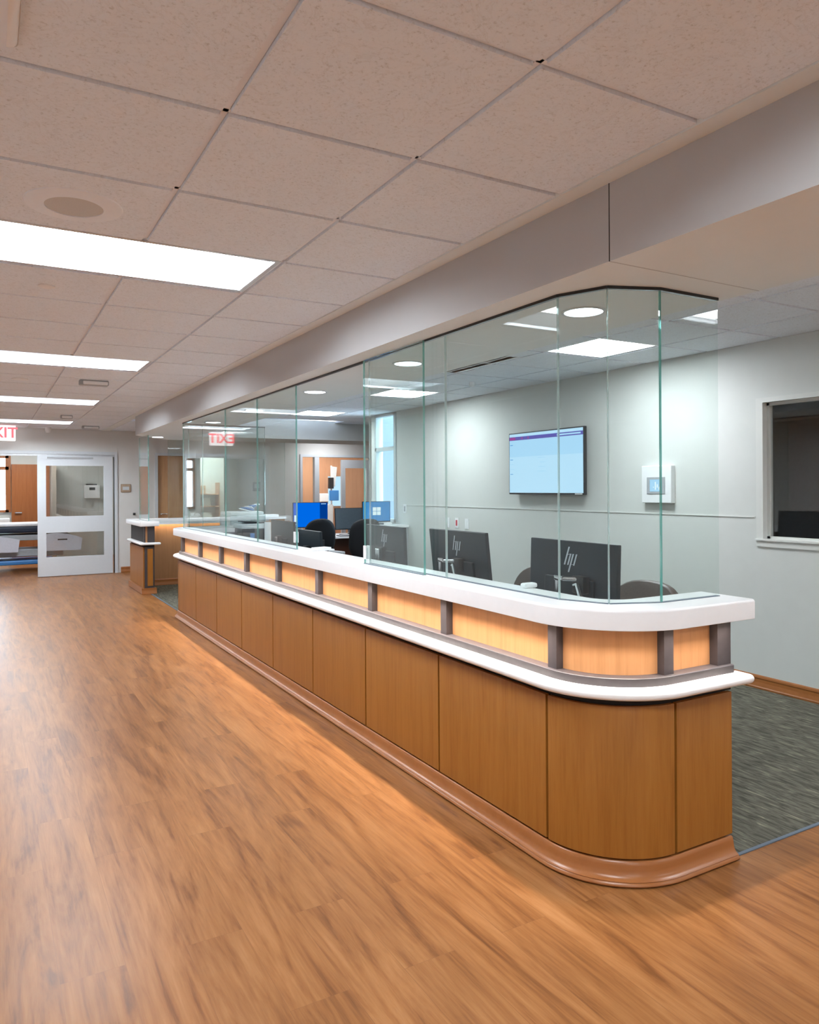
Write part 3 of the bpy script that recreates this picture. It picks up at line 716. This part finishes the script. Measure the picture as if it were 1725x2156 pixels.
# ------------------------------------------------------------------ chairs
def pad(b, w, h, t, m, mt, bulge=.02, n=10, ex=4.0):
    """superellipse cushion in local XZ plane, thickness along Y"""
    rings = []
    N_ = 36
    for k in range(-n//2, n//2+1):
        u = k/(n/2); sc = (1-abs(u)**3)**(1/3) if abs(u) < 1 else 0
        sc = .82+.18*sc
        if abs(u) == 1: sc = .80
        ring = []
        for i in range(N_):
            a = 2*PI*i/N_; ca, sa = math.cos(a), math.sin(a)
            x = w/2*sc*abs(ca)**(2/ex)*(1 if ca >= 0 else -1); z = h/2*sc*abs(sa)**(2/ex)*(1 if sa >= 0 else -1)
            ring.append(mt @ Vector((x, u*t/2+bulge*(4*(x/w)**2), z)))
        rings.append(ring)
    b.loops(rings, m)
def chair(label, loc, rotz, m, bw=.44, bh=.44, top=1.0, arms=False, seat=.46, group=None, round_=2.6):
    """sitter faces local +Y; back at -Y"""
    t = thing('office_chair', label, 'chair', loc, rotz, group)
    b = MB(); pad(b, .49, .47, .09, m, Matrix.Translation((0, 0, seat)) @ Matrix.Rotation(PI/2, 4, 'X'), 0, ex=4); b.build('seat', t, smooth=True)
    b = MB(); pad(b, bw, bh, .07, m, Matrix.Translation((0, -.24, top-bh/2)) @ Matrix.Rotation(math.radians(6), 4, 'X'), .05, ex=round_); b.build('backrest', t, smooth=True)
    b = MB(); b.box(-.03, .03, -.30, -.275, seat-.05, top-bh*.55, BLACK, r=.005); b.box(-.03, .03, -.29, 0, seat-.07, seat-.045, BLACK, r=.005); b.build('back_bar', t)
    b = MB(); b.cyl((0, 0, .09), (0, 0, seat-.05), .028, BLACK, n=16); b.build('column', t, smooth=True)
    b = MB()
    for k in range(5):
        a = 2*PI*k/5+.3; b.cyl((0, 0, .10), (.28*math.cos(a), .28*math.sin(a), .075), .022, BLACK, .014, 10)
    st = b.build('star_base', t, smooth=True)
    for k in range(5):
        a = 2*PI*k/5+.3; c_ = MB(); c_.cyl((-.018, 0, 0), (.018, 0, 0), .028, BLACK, n=14); o = c_.build('caster', st, smooth=True); o.location = (.28*math.cos(a), .28*math.sin(a), .032)
    if arms:
        for sx in (-1, 1):
            b = MB(); b.box(sx*.27-.03, sx*.27+.03, -.12, .16, seat+.20, seat+.235, GREY, r=.012, seg=3); b.cyl((sx*.27, .02, seat-.03), (sx*.27, .02, seat+.21), .016, GREY, n=12); b.box(min(sx*.27, sx*.2), max(sx*.27, sx*.2), 0, .04, seat-.05, seat-.03, BLACK); b.build('armrest', t, smooth=True)
    return t
chair('black round-backed office chair at the back desk, left of the other black one', (3.92, 9.55, 0.003), 0, BLACKF, bw=.46, bh=.52, top=1.06, round_=2.4)
chair('black office chair with grey arm, seen through the open counter window at right', (4.02, 8.45, 0.003), math.radians(12), BLACKF, bw=.46, bh=.50, top=1.09, arms=True, round_=3.0)
chair('brown leather chair back rising left of the corner monitor', (3.06, 3.95, 0.003), math.radians(92), LEATHER, bw=.52, bh=.5, top=.93, round_=2.6)
chair('brown leather chair back rising to the right of the corner monitor', (3.04, 3.02, 0.003), math.radians(88), LEATHER, bw=.56, bh=.5, top=.93, round_=2.6)
chair('empty office chair', (3.45, 6.9, 0.003), math.radians(60), BLACKF, top=.92)['label'] = 'low dark office chair behind the counter, beyond the open window'

# ------------------------------------------------------------------ printers and small things
t = thing('printer', 'dark desktop printer with pale lid behind the far glass of the long counter', 'printer', (2.62, 8.28, DZ))
MB().box(-.14, .14, -.15, .15, 0, .27, CHARC, r=.01).build('body', t); b = MB(); b.box(-.15, .15, -.16, .16, .27, .325, LGREY, r=.01); b.build('lid', t)
MB().box(-.13, .12, -.10, .12, .33, .345, BLACK, mt=Matrix.Rotation(math.radians(4), 4, 'Y')).build('tray', t); MB().box(-.05, .0, -.1515, -.15, .03, .22, BLUEP).build('panel', t)
t = thing('printer', 'large pale grey copier at the back with blue papers on top', 'printer', (3.16, 10.3, .0))
MB().box(-.30, .26, -.28, .28, .003, .72, GREY, r=.01).build('cabinet', t); MB().box(-.27, .24, -.26, .26, .72, 1.10, LGREY, r=.015).build('body', t)
MB().box(-.26, .22, -.24, .25, 1.10, 1.15, WHITE, r=.01).build('lid', t); MB().box(.02, .28, -.27, -.02, 1.02, 1.045, GREY, r=.004).build('tray', t)
b = MB()
for i in range(5): b.box(-.08, .08, -.05, .05, 0, .012, BLUEP if i % 2 else PAPER, mt=Matrix.Translation((.03*i-.05, 0, .015*i)) @ Matrix.Rotation(.5*i, 4, 'Z') @ Matrix.Rotation(.25, 4, 'Y'))
tag(b.build('paper_stack', loc=(3.22, 10.25, 1.165)), 'crumpled blue and white papers lying on the pale copier', 'papers')
tag(MB().box(-.14, .14, -.1, .1, 0, .035, PAPER, r=.006).build('paper_stack', loc=(3.55, 10.42, 1.06)), 'stack of white paper beside the pale copier', 'papers')
t = thing('shelf_unit', 'white-topped wooden cabinet behind the far monitors', 'cabinet', (3.62, 10.42, 0)); MB().box(-.16, .16, -.1, .25, .003, 1.03, BACKW).build('body', t); MB().box(-.18, .18, -.12, .27, 1.03, 1.06, SOLID).build('top', t)
t = thing('dispenser', 'slim white dispenser standing behind the glass next to the dark printer', 'dispenser', (2.62, 7.68, DZ)); MB().cyl((0, 0, 0), (0, 0, .36), .035, WHITE, n=20).build('tube', t, smooth=True); MB().cyl((0, 0, 0), (0, 0, .015), .06, WHITE, n=20).build('foot', t)
b = MB(); b.box(-.10, .10, -.05, .05, 0, .008, PAPER); b.box(-.03, .09, -.03, .05, .008, .02, PAPER, mt=Matrix.Rotation(.3, 4, 'Z'))
tag(b.build('paper_stack', loc=(2.09, 5.0, 1.0215)), 'small loose papers on the counter edge in the open window', 'papers')
tag(MB().box(-.035, .035, -.02, .02, 0, .022, PAPER, r=.008).build('computer_mouse', loc=(2.10, 2.62, 1.0215)), 'tiny white object on the counter inside the corner glass', 'mouse')
b = MB(); b.box(-.1, .1, -.06, .06, 0, .03, PAPER, r=.004)
for i in range(4): b.box(-.03, .03, -.02, .02, .03, .075, PAPER, mt=Matrix.Translation((.02+.014*i, .0, .004*i)) @ Matrix.Rotation(.4*i, 4, 'Y') @ Matrix.Rotation(.7*i, 4, 'Z'))
tag(b.build('tissue_box', loc=(2.78, 11.86-.10, 1.0215)), 'small pale tissue box on the far counter in front of the wooden door', 'tissue box')

# ------------------------------------------------------------------ right wall items
t = thing('television', 'wall-mounted flat television showing a pale blue page', 'television', (4.86, 5.71, 1.72))
MB().box(-.055, -.004, -.45, .45, -.2, .2, BLACK).build('wall_mount', t)
MB().box(-.085, -.05, -.565, .565, -.325, .31, BLACK, r=.004).build('bezel', t)
b = MB(); Y1 = .553
b.box(-.0862, -.0855, -Y1, Y1, -.308, .298, SCR_L)
b.box(-.0868, -.0862, -Y1, Y1, .272, .298, SCR_L2); b.box(-.0868, -.0862, -Y1, Y1, .232, .268, SCR_P); b.box(-.0872, -.0868, Y1-.10, Y1-.01, .236, .264, SCR_M); b.box(-.0872, -.0868, Y1-.22, Y1-.20, .24, .262, SCR_M)
b.box(-.0872, -.0868, Y1-.32, Y1-.30, .24, .262, SCR_M); b.box(-.0872, -.0868, -Y1+.03, -Y1+.36, .243, .258, SCR_L)
b.box(-.0868, -.0862, -Y1, Y1, -.308, .06, SCR_L2)
for k in range(6): b.box(-.0872, -.0868, -.02, .06+.02*(k % 3), .13-.045*k, .136-.045*k, SCR_L)
for k in range(7): b.box(-.0872, -.0868, Y1-.06-.015*(k % 3), Y1-.015, .18-.05*k, .186-.05*k, SCR_C if k % 3 == 0 else SCR_L)
b.build('screen', t)
b = MB(); b.box(-.0865, -.085, -.54, -.44, -.322, -.312, WHITE); b.build('sticker', t)
t = thing('wall_panel', 'white wall control panel with small blue touch screen beside the television', 'control panel', (4.86, 4.335, 1.486))
MB().box(-.05, 0, -.155, .155, -.155, .155, WHITE, r=.006).build('housing', t); MB().box(-.056, -.049, -.095, .095, -.08, .06, GREY, r=.003).build('bezel', t)
b = MB(); b.box(-.0575, -.0562, -.06, .06, -.06, .04, SCR_L)
for i in range(4): b.box(-.058, -.0575, -.045+.02*i, -.035+.02*i, -.045+.018*(i % 2), -.02+.02*(i % 3), SCR_W)
b.build('screen', t)
def plate(y, z, m, l, w=.075, h=.118, x=4.86):
    t = thing('switch_plate', l, 'wall plate', (x, y, z)); MB().box(-.008, 0, -w/2, w/2, -h/2, h/2, WHITE, r=.003).build('cover', t)
    MB().box(-.013, -.007, -.015, .015, -.034, .034, m, r=.002).build('rocker', t)
plate(7.60, 1.047, WHITE, 'plain white wall plate left of the red outlet')
plate(7.40, 1.05, REDP, 'white wall plate with a red outlet')
plate(7.19, 1.045, WHITE, 'plain white wall plate right of the red outlet')
plate(8.66, 1.19, GREY, 'white wall switch at far end of right wall near the tall window')

# ------------------------------------------------------------------ far wall: doors
def trimframe(b, x0, x1, z1, w=.05, y0=13.975, y1=14.1):
    b.box(x0-w, x0, y0, y1, 0, z1+w, FRAME); b.box(x1, x1+w, y0, y1, 0, z1+w, FRAME); b.box(x0, x1, y0, y1, z1, z1+w, FRAME)
d1 = struct(MB().build('door_1'))
b = MB(); trimframe(b, -.75, 1.97, 2.08); b.box(-.75, 1.97, 13.99, 14.06, 2.045, 2.08, ALU); b.build('door_frame', d1)
def leaf(par, x0, x1, panes, y=13.95, z0=.01, z1=2.05, th=.045, name='sliding_leaf'):
    o = MB(); xs_ = sorted({x0, x1, panes[0][0], panes[0][1]}); px0, px1 = panes[0][0], panes[0][1]
    o.box(x0, px0, y-th, y, z0, z1, FRAME); o.box(px1, x1, y-th, y, z0, z1, FRAME)
    z = z0
    for _, _, za, zb in panes: o.box(px0, px1, y-th, y, z, za, FRAME); z = zb
    o.box(px0, px1, y-th, y, z, z1, FRAME)
    lf = o.build(name, par)
    for _, _, za, zb in panes: MB().box(px0, px1, y-th/2-.003, y-th/2+.003, za, zb, WGLASS).build('pane', lf)
    return lf
lf = leaf(d1, .75, 1.93, [(.88, 1.79, .33, .745), (.88, 1.79, 1.02, 1.88)], y=13.985)
MB().box(.9, 1.62, 13.93, 13.945, 2.0, 2.03, GREY).build('closer', lf)
d2 = struct(MB().build('door_2'))
b = MB(); trimframe(b, 2.71, 3.19, 2.08); b.build('door_frame', d2)
dl = MB().box(2.71, 3.19, 14.02, 14.065, .01, 2.08, DOORW).build('door_leaf', d2)
b = MB(); b.cyl((2.76, 14.02, 1.02), (2.76, 13.96, 1.02), .012, CHROME, n=12); b.cyl((2.76, 13.965, 1.02), (2.87, 13.965, 1.02), .010, CHROME, n=12); b.build('door_handle', dl, smooth=True)
w4 = struct(MB().build('window_4'))
b = MB(); b.box(3.40, 3.47, 13.975, 14.1, .83, 2.13, FRAME); b.box(3.95, 4.02, 13.975, 14.1, .83, 2.13, FRAME); b.box(3.47, 3.95, 13.975, 14.1, 2.06, 2.13, FRAME); b.box(3.47, 3.95, 13.975, 14.1, .83, .90, FRAME); b.build('window_frame', w4)
MB().box(3.47, 3.95, 14.05, 14.056, .90, 2.06, WGLASS).build('pane', w4)
d3 = struct(MB().build('door_3'))
b = MB(); trimframe(b, 5.5, 7.03, 2.10); b.box(5.76, 5.86, 13.98, 14.08, 0, 2.10, FRAME); b.box(5.5, 5.76, 13.98, 14.08, .0, .2, FRAME); b.build('door_frame', d3)
MB().box(5.5, 5.76, 14.03, 14.036, .2, 2.10, WGLASS).build('pane', d3)
leaf(d3, 6.33, 6.99, [(6.42, 6.90, .33, .745), (6.42, 6.90, 1.02, 1.88)], y=13.985)
t = thing('room_sign', 'tan-bordered room sign plate on the far wall right of the sliding door', 'sign', (2.16, 14.0, 1.49))
MB().box(-.085, .085, -.012, 0, -.07, .075, mat('sign_tan', (.42, .31, .22), .5), r=.012, seg=3).build('plate', t); MB().box(-.055, .055, -.015, -.011, -.03, .03, LGREY).build('insert', t)
t = thing('room_sign', 'small grey sign plate on the far wall seen through the glass', 'sign', (4.56, 14.0, 1.51))
MB().box(-.08, .08, -.012, 0, -.09, .09, mat('sign_grey', (.38, .38, .38), .5), r=.008).build('plate', t); MB().box(-.05, .05, -.015, -.011, -.03, .05, LGREY).build('insert', t)
t = thing('coat_hook', 'small dark hook on the far wall above the end of the far counter', 'hook', (2.3, 14.0, 1.03)); MB().box(-.02, .02, -.01, 0, -.02, .02, BLACK).build('plate', t); MB().cyl((0, -.01, 0), (0, -.05, .0), .008, BLACK, n=8).build('prong', t)

# ------------------------------------------------------------------ patient room beyond the sliding door
struct(MB().box(.47, 1.20, 17.9, 18.0, 0, 2.02, REDW).build('door_4'))
b = MB(); b.box(.54, .66, 17.86, 17.88, .98, 1.0, CHROME); b.cyl((.54, 17.9, .99), (.54, 17.86, .99), .01, CHROME, n=10)
tag(b.build('door_handle'), 'chrome lever handle on the reddish wooden door of the patient room', 'handle')
tag(MB().box(1.20, 1.28, 17.2, 17.99, .0, 2.0, BROWNR).build('curtain'), 'dark narrow strip of curtain seen through the upper door glass', 'curtain')
t = thing('glove_dispenser', 'white wall dispenser seen through the upper glass of the sliding door', 'dispenser', (2.05, 18.0, 1.43)); MB().box(-.16, .16, -.15, 0, -.15, .14, WHITE, r=.01).build('housing', t)
MB().box(-.06, .06, -.155, -.149, .03, .09, BLACK).build('display', t); MB().box(-.12, .10, -.14, -.02, .14, .17, BLACK).build('lid', t)
bed = thing('hospital_bed', 'hospital bed with white sheet and navy mattress in the room beyond the sliding door', 'bed', (.25, 15.5, 0))
MB().box(-1.2, 1.15, -.42, .42, .70, .82, NAVY, r=.03, seg=3).build('mattress', bed, smooth=True)
MB().box(-1.15, 1.1, -.41, .43, .815, .865, SHEET, r=.02, seg=3).build('sheet', bed, smooth=True)
MB().box(-1.15, 1.1, -.40, .40, .56, .66, GREY, r=.01).build('deck', bed); MB().box(-1.1, 1.0, -.30, .30, .26, .40, GREY, r=.02).build('lower_frame', bed)
MB().box(-.95, .85, -.36, .36, .12, .20, BLUEP, r=.02).build('undercarriage', bed)
def railp(x0, x1, flip):
    n = 14; pts = []
    for i in range(n+1):
        u = i/n; x = x0+(x1-x0)*u; k = u if not flip else 1-u
        pts.append((x, .70-.12*k**2.2-.05*(1-k)**6))
    pts += [(x1 - (0 if flip else .03), .36), (x0 + (0.03 if flip else 0), .36)]
    b = MB(); b.prism(pts, BEDP, 'Y', -.50, -.46); b.box(x0+(x1-x0)*.35, x0+(x1-x0)*.6, -.503, -.50, .55, .575, BLACK); return b.build('side_rail', bed)
railp(-.75, .27, False); railp(.66, 1.3, False)
for x in (-.9, .9):
    for y in (-.3, .3): MB().cyl((x, y-.02, .06), (x, y+.02, .06), .06, BLACK, n=20).build('caster', bed, smooth=True)
tag(MB().box(.05, .42, 17.3, 17.9, .0, .88, WHITE).build('bedside_cabinet'), 'white cabinet below the window of the patient room', 'cabinet')
for (x, y), l in (((6.5, 1.8), 'dark conference room'), ((.6, 16.6), 'patient room'), ((6.4, 15.3), 'exam room'), ((3.8, 14.9), 'supply room')):
    t = thing('ceiling_light', 'added ceiling light inside the ' + l, 'ceiling light', (x, y, CZ)); MB().box(-.55, .55, -.28, .28, -.03, -.003, ROOMD if 'dark' in l else ROOML).build('lens', t); MB().box(-.58, .58, -.31, .31, -.02, 0, REFL).build('frame', t)  # unseen lamps added to light these rooms

# exam room on the right
t = thing('monitor_arm', 'medical monitor arm with hanging pale screen against the orange wall', 'medical equipment', (6.95, 16.1, 0))
b = MB(); b.cyl((.1, 0, .004), (.1, 0, 2.0), .02, WHITE, n=12); b.build('pole', t, smooth=True)
MB().box(-.13, .0, -.03, .0, 1.52, 1.98, LGREY, mt=Matrix.Rotation(.12, 4, 'Y')).build('screen_back', t); MB().box(.02, .14, -.06, .02, 1.46, 1.72, BLACK, r=.01).build('bracket', t)
b = MB(); b.box(.0, .24, -.12, -.1, 1.18, 1.42, BLUEP, r=.01); b.build('blue_bin', t); MB().box(-.22, .0, -.08, .0, 1.15, 1.35, WHITE, r=.02).build('basket', t); MB().box(-.05, .12, -.08, .0, .55, 1.1, LGREY, r=.02).build('supply_bag', t)
tag(MB().box(7.05, 7.45, 16.26, 16.295, 1.05, 1.75, SCR_L2).build('poster'), 'pale blue glowing board on the wall behind the right glazed door', 'board')  # no lamp, its brightness is put in as emission
# supply room shelves
t = thing('supply_shelf', 'shelves with boxes seen through the small window in the far wall', 'shelf', (3.85, 15.45, 0))
b = MB(); [b.box(-.35, .35, -.15, .14, z, z+.02, ORANGEW) for z in (.8, 1.1, 1.35)]; b.box(-.35, -.33, -.15, .14, .0, 1.6, ORANGEW); b.box(.33, .35, -.15, .14, .0, 1.6, ORANGEW); b.build('shelf_boards', t)
for i, (x, z, m, l) in enumerate(((-.18, 1.12, BLUEP, 'blue box on the middle supply shelf'), (.08, 1.12, BROWNR, 'brown box on the middle supply shelf'), (-.02, 1.37, DOORW, 'wooden-looking box on the top supply shelf'), (.1, .82, WHITE, 'white box on the lowest supply shelf'))):
    tag(MB().box(-.09, .09, -.08, .08, 0, .17, m, r=.005).build('box', loc=(3.85+x, 15.42, z)), l, 'box')

# ------------------------------------------------------------------ world and view
W = bpy.data.worlds.new('world'); bpy.context.scene.world = W; W.use_nodes = True
bg = W.node_tree.nodes['Background']; bg.inputs[0].default_value = (.62, .82, 1.0, 1); bg.inputs[1].default_value = 8
sc = bpy.context.scene
sc.view_settings.view_transform = 'Standard'; sc.view_settings.look = 'None'; sc.view_settings.exposure = .84; sc.view_settings.gamma = 1
sc.view_settings.use_curve_mapping = False
try:
    sc.cycles.transparent_max_bounces = 32; sc.cycles.max_bounces = 14; sc.cycles.diffuse_bounces = 7
except Exception: pass
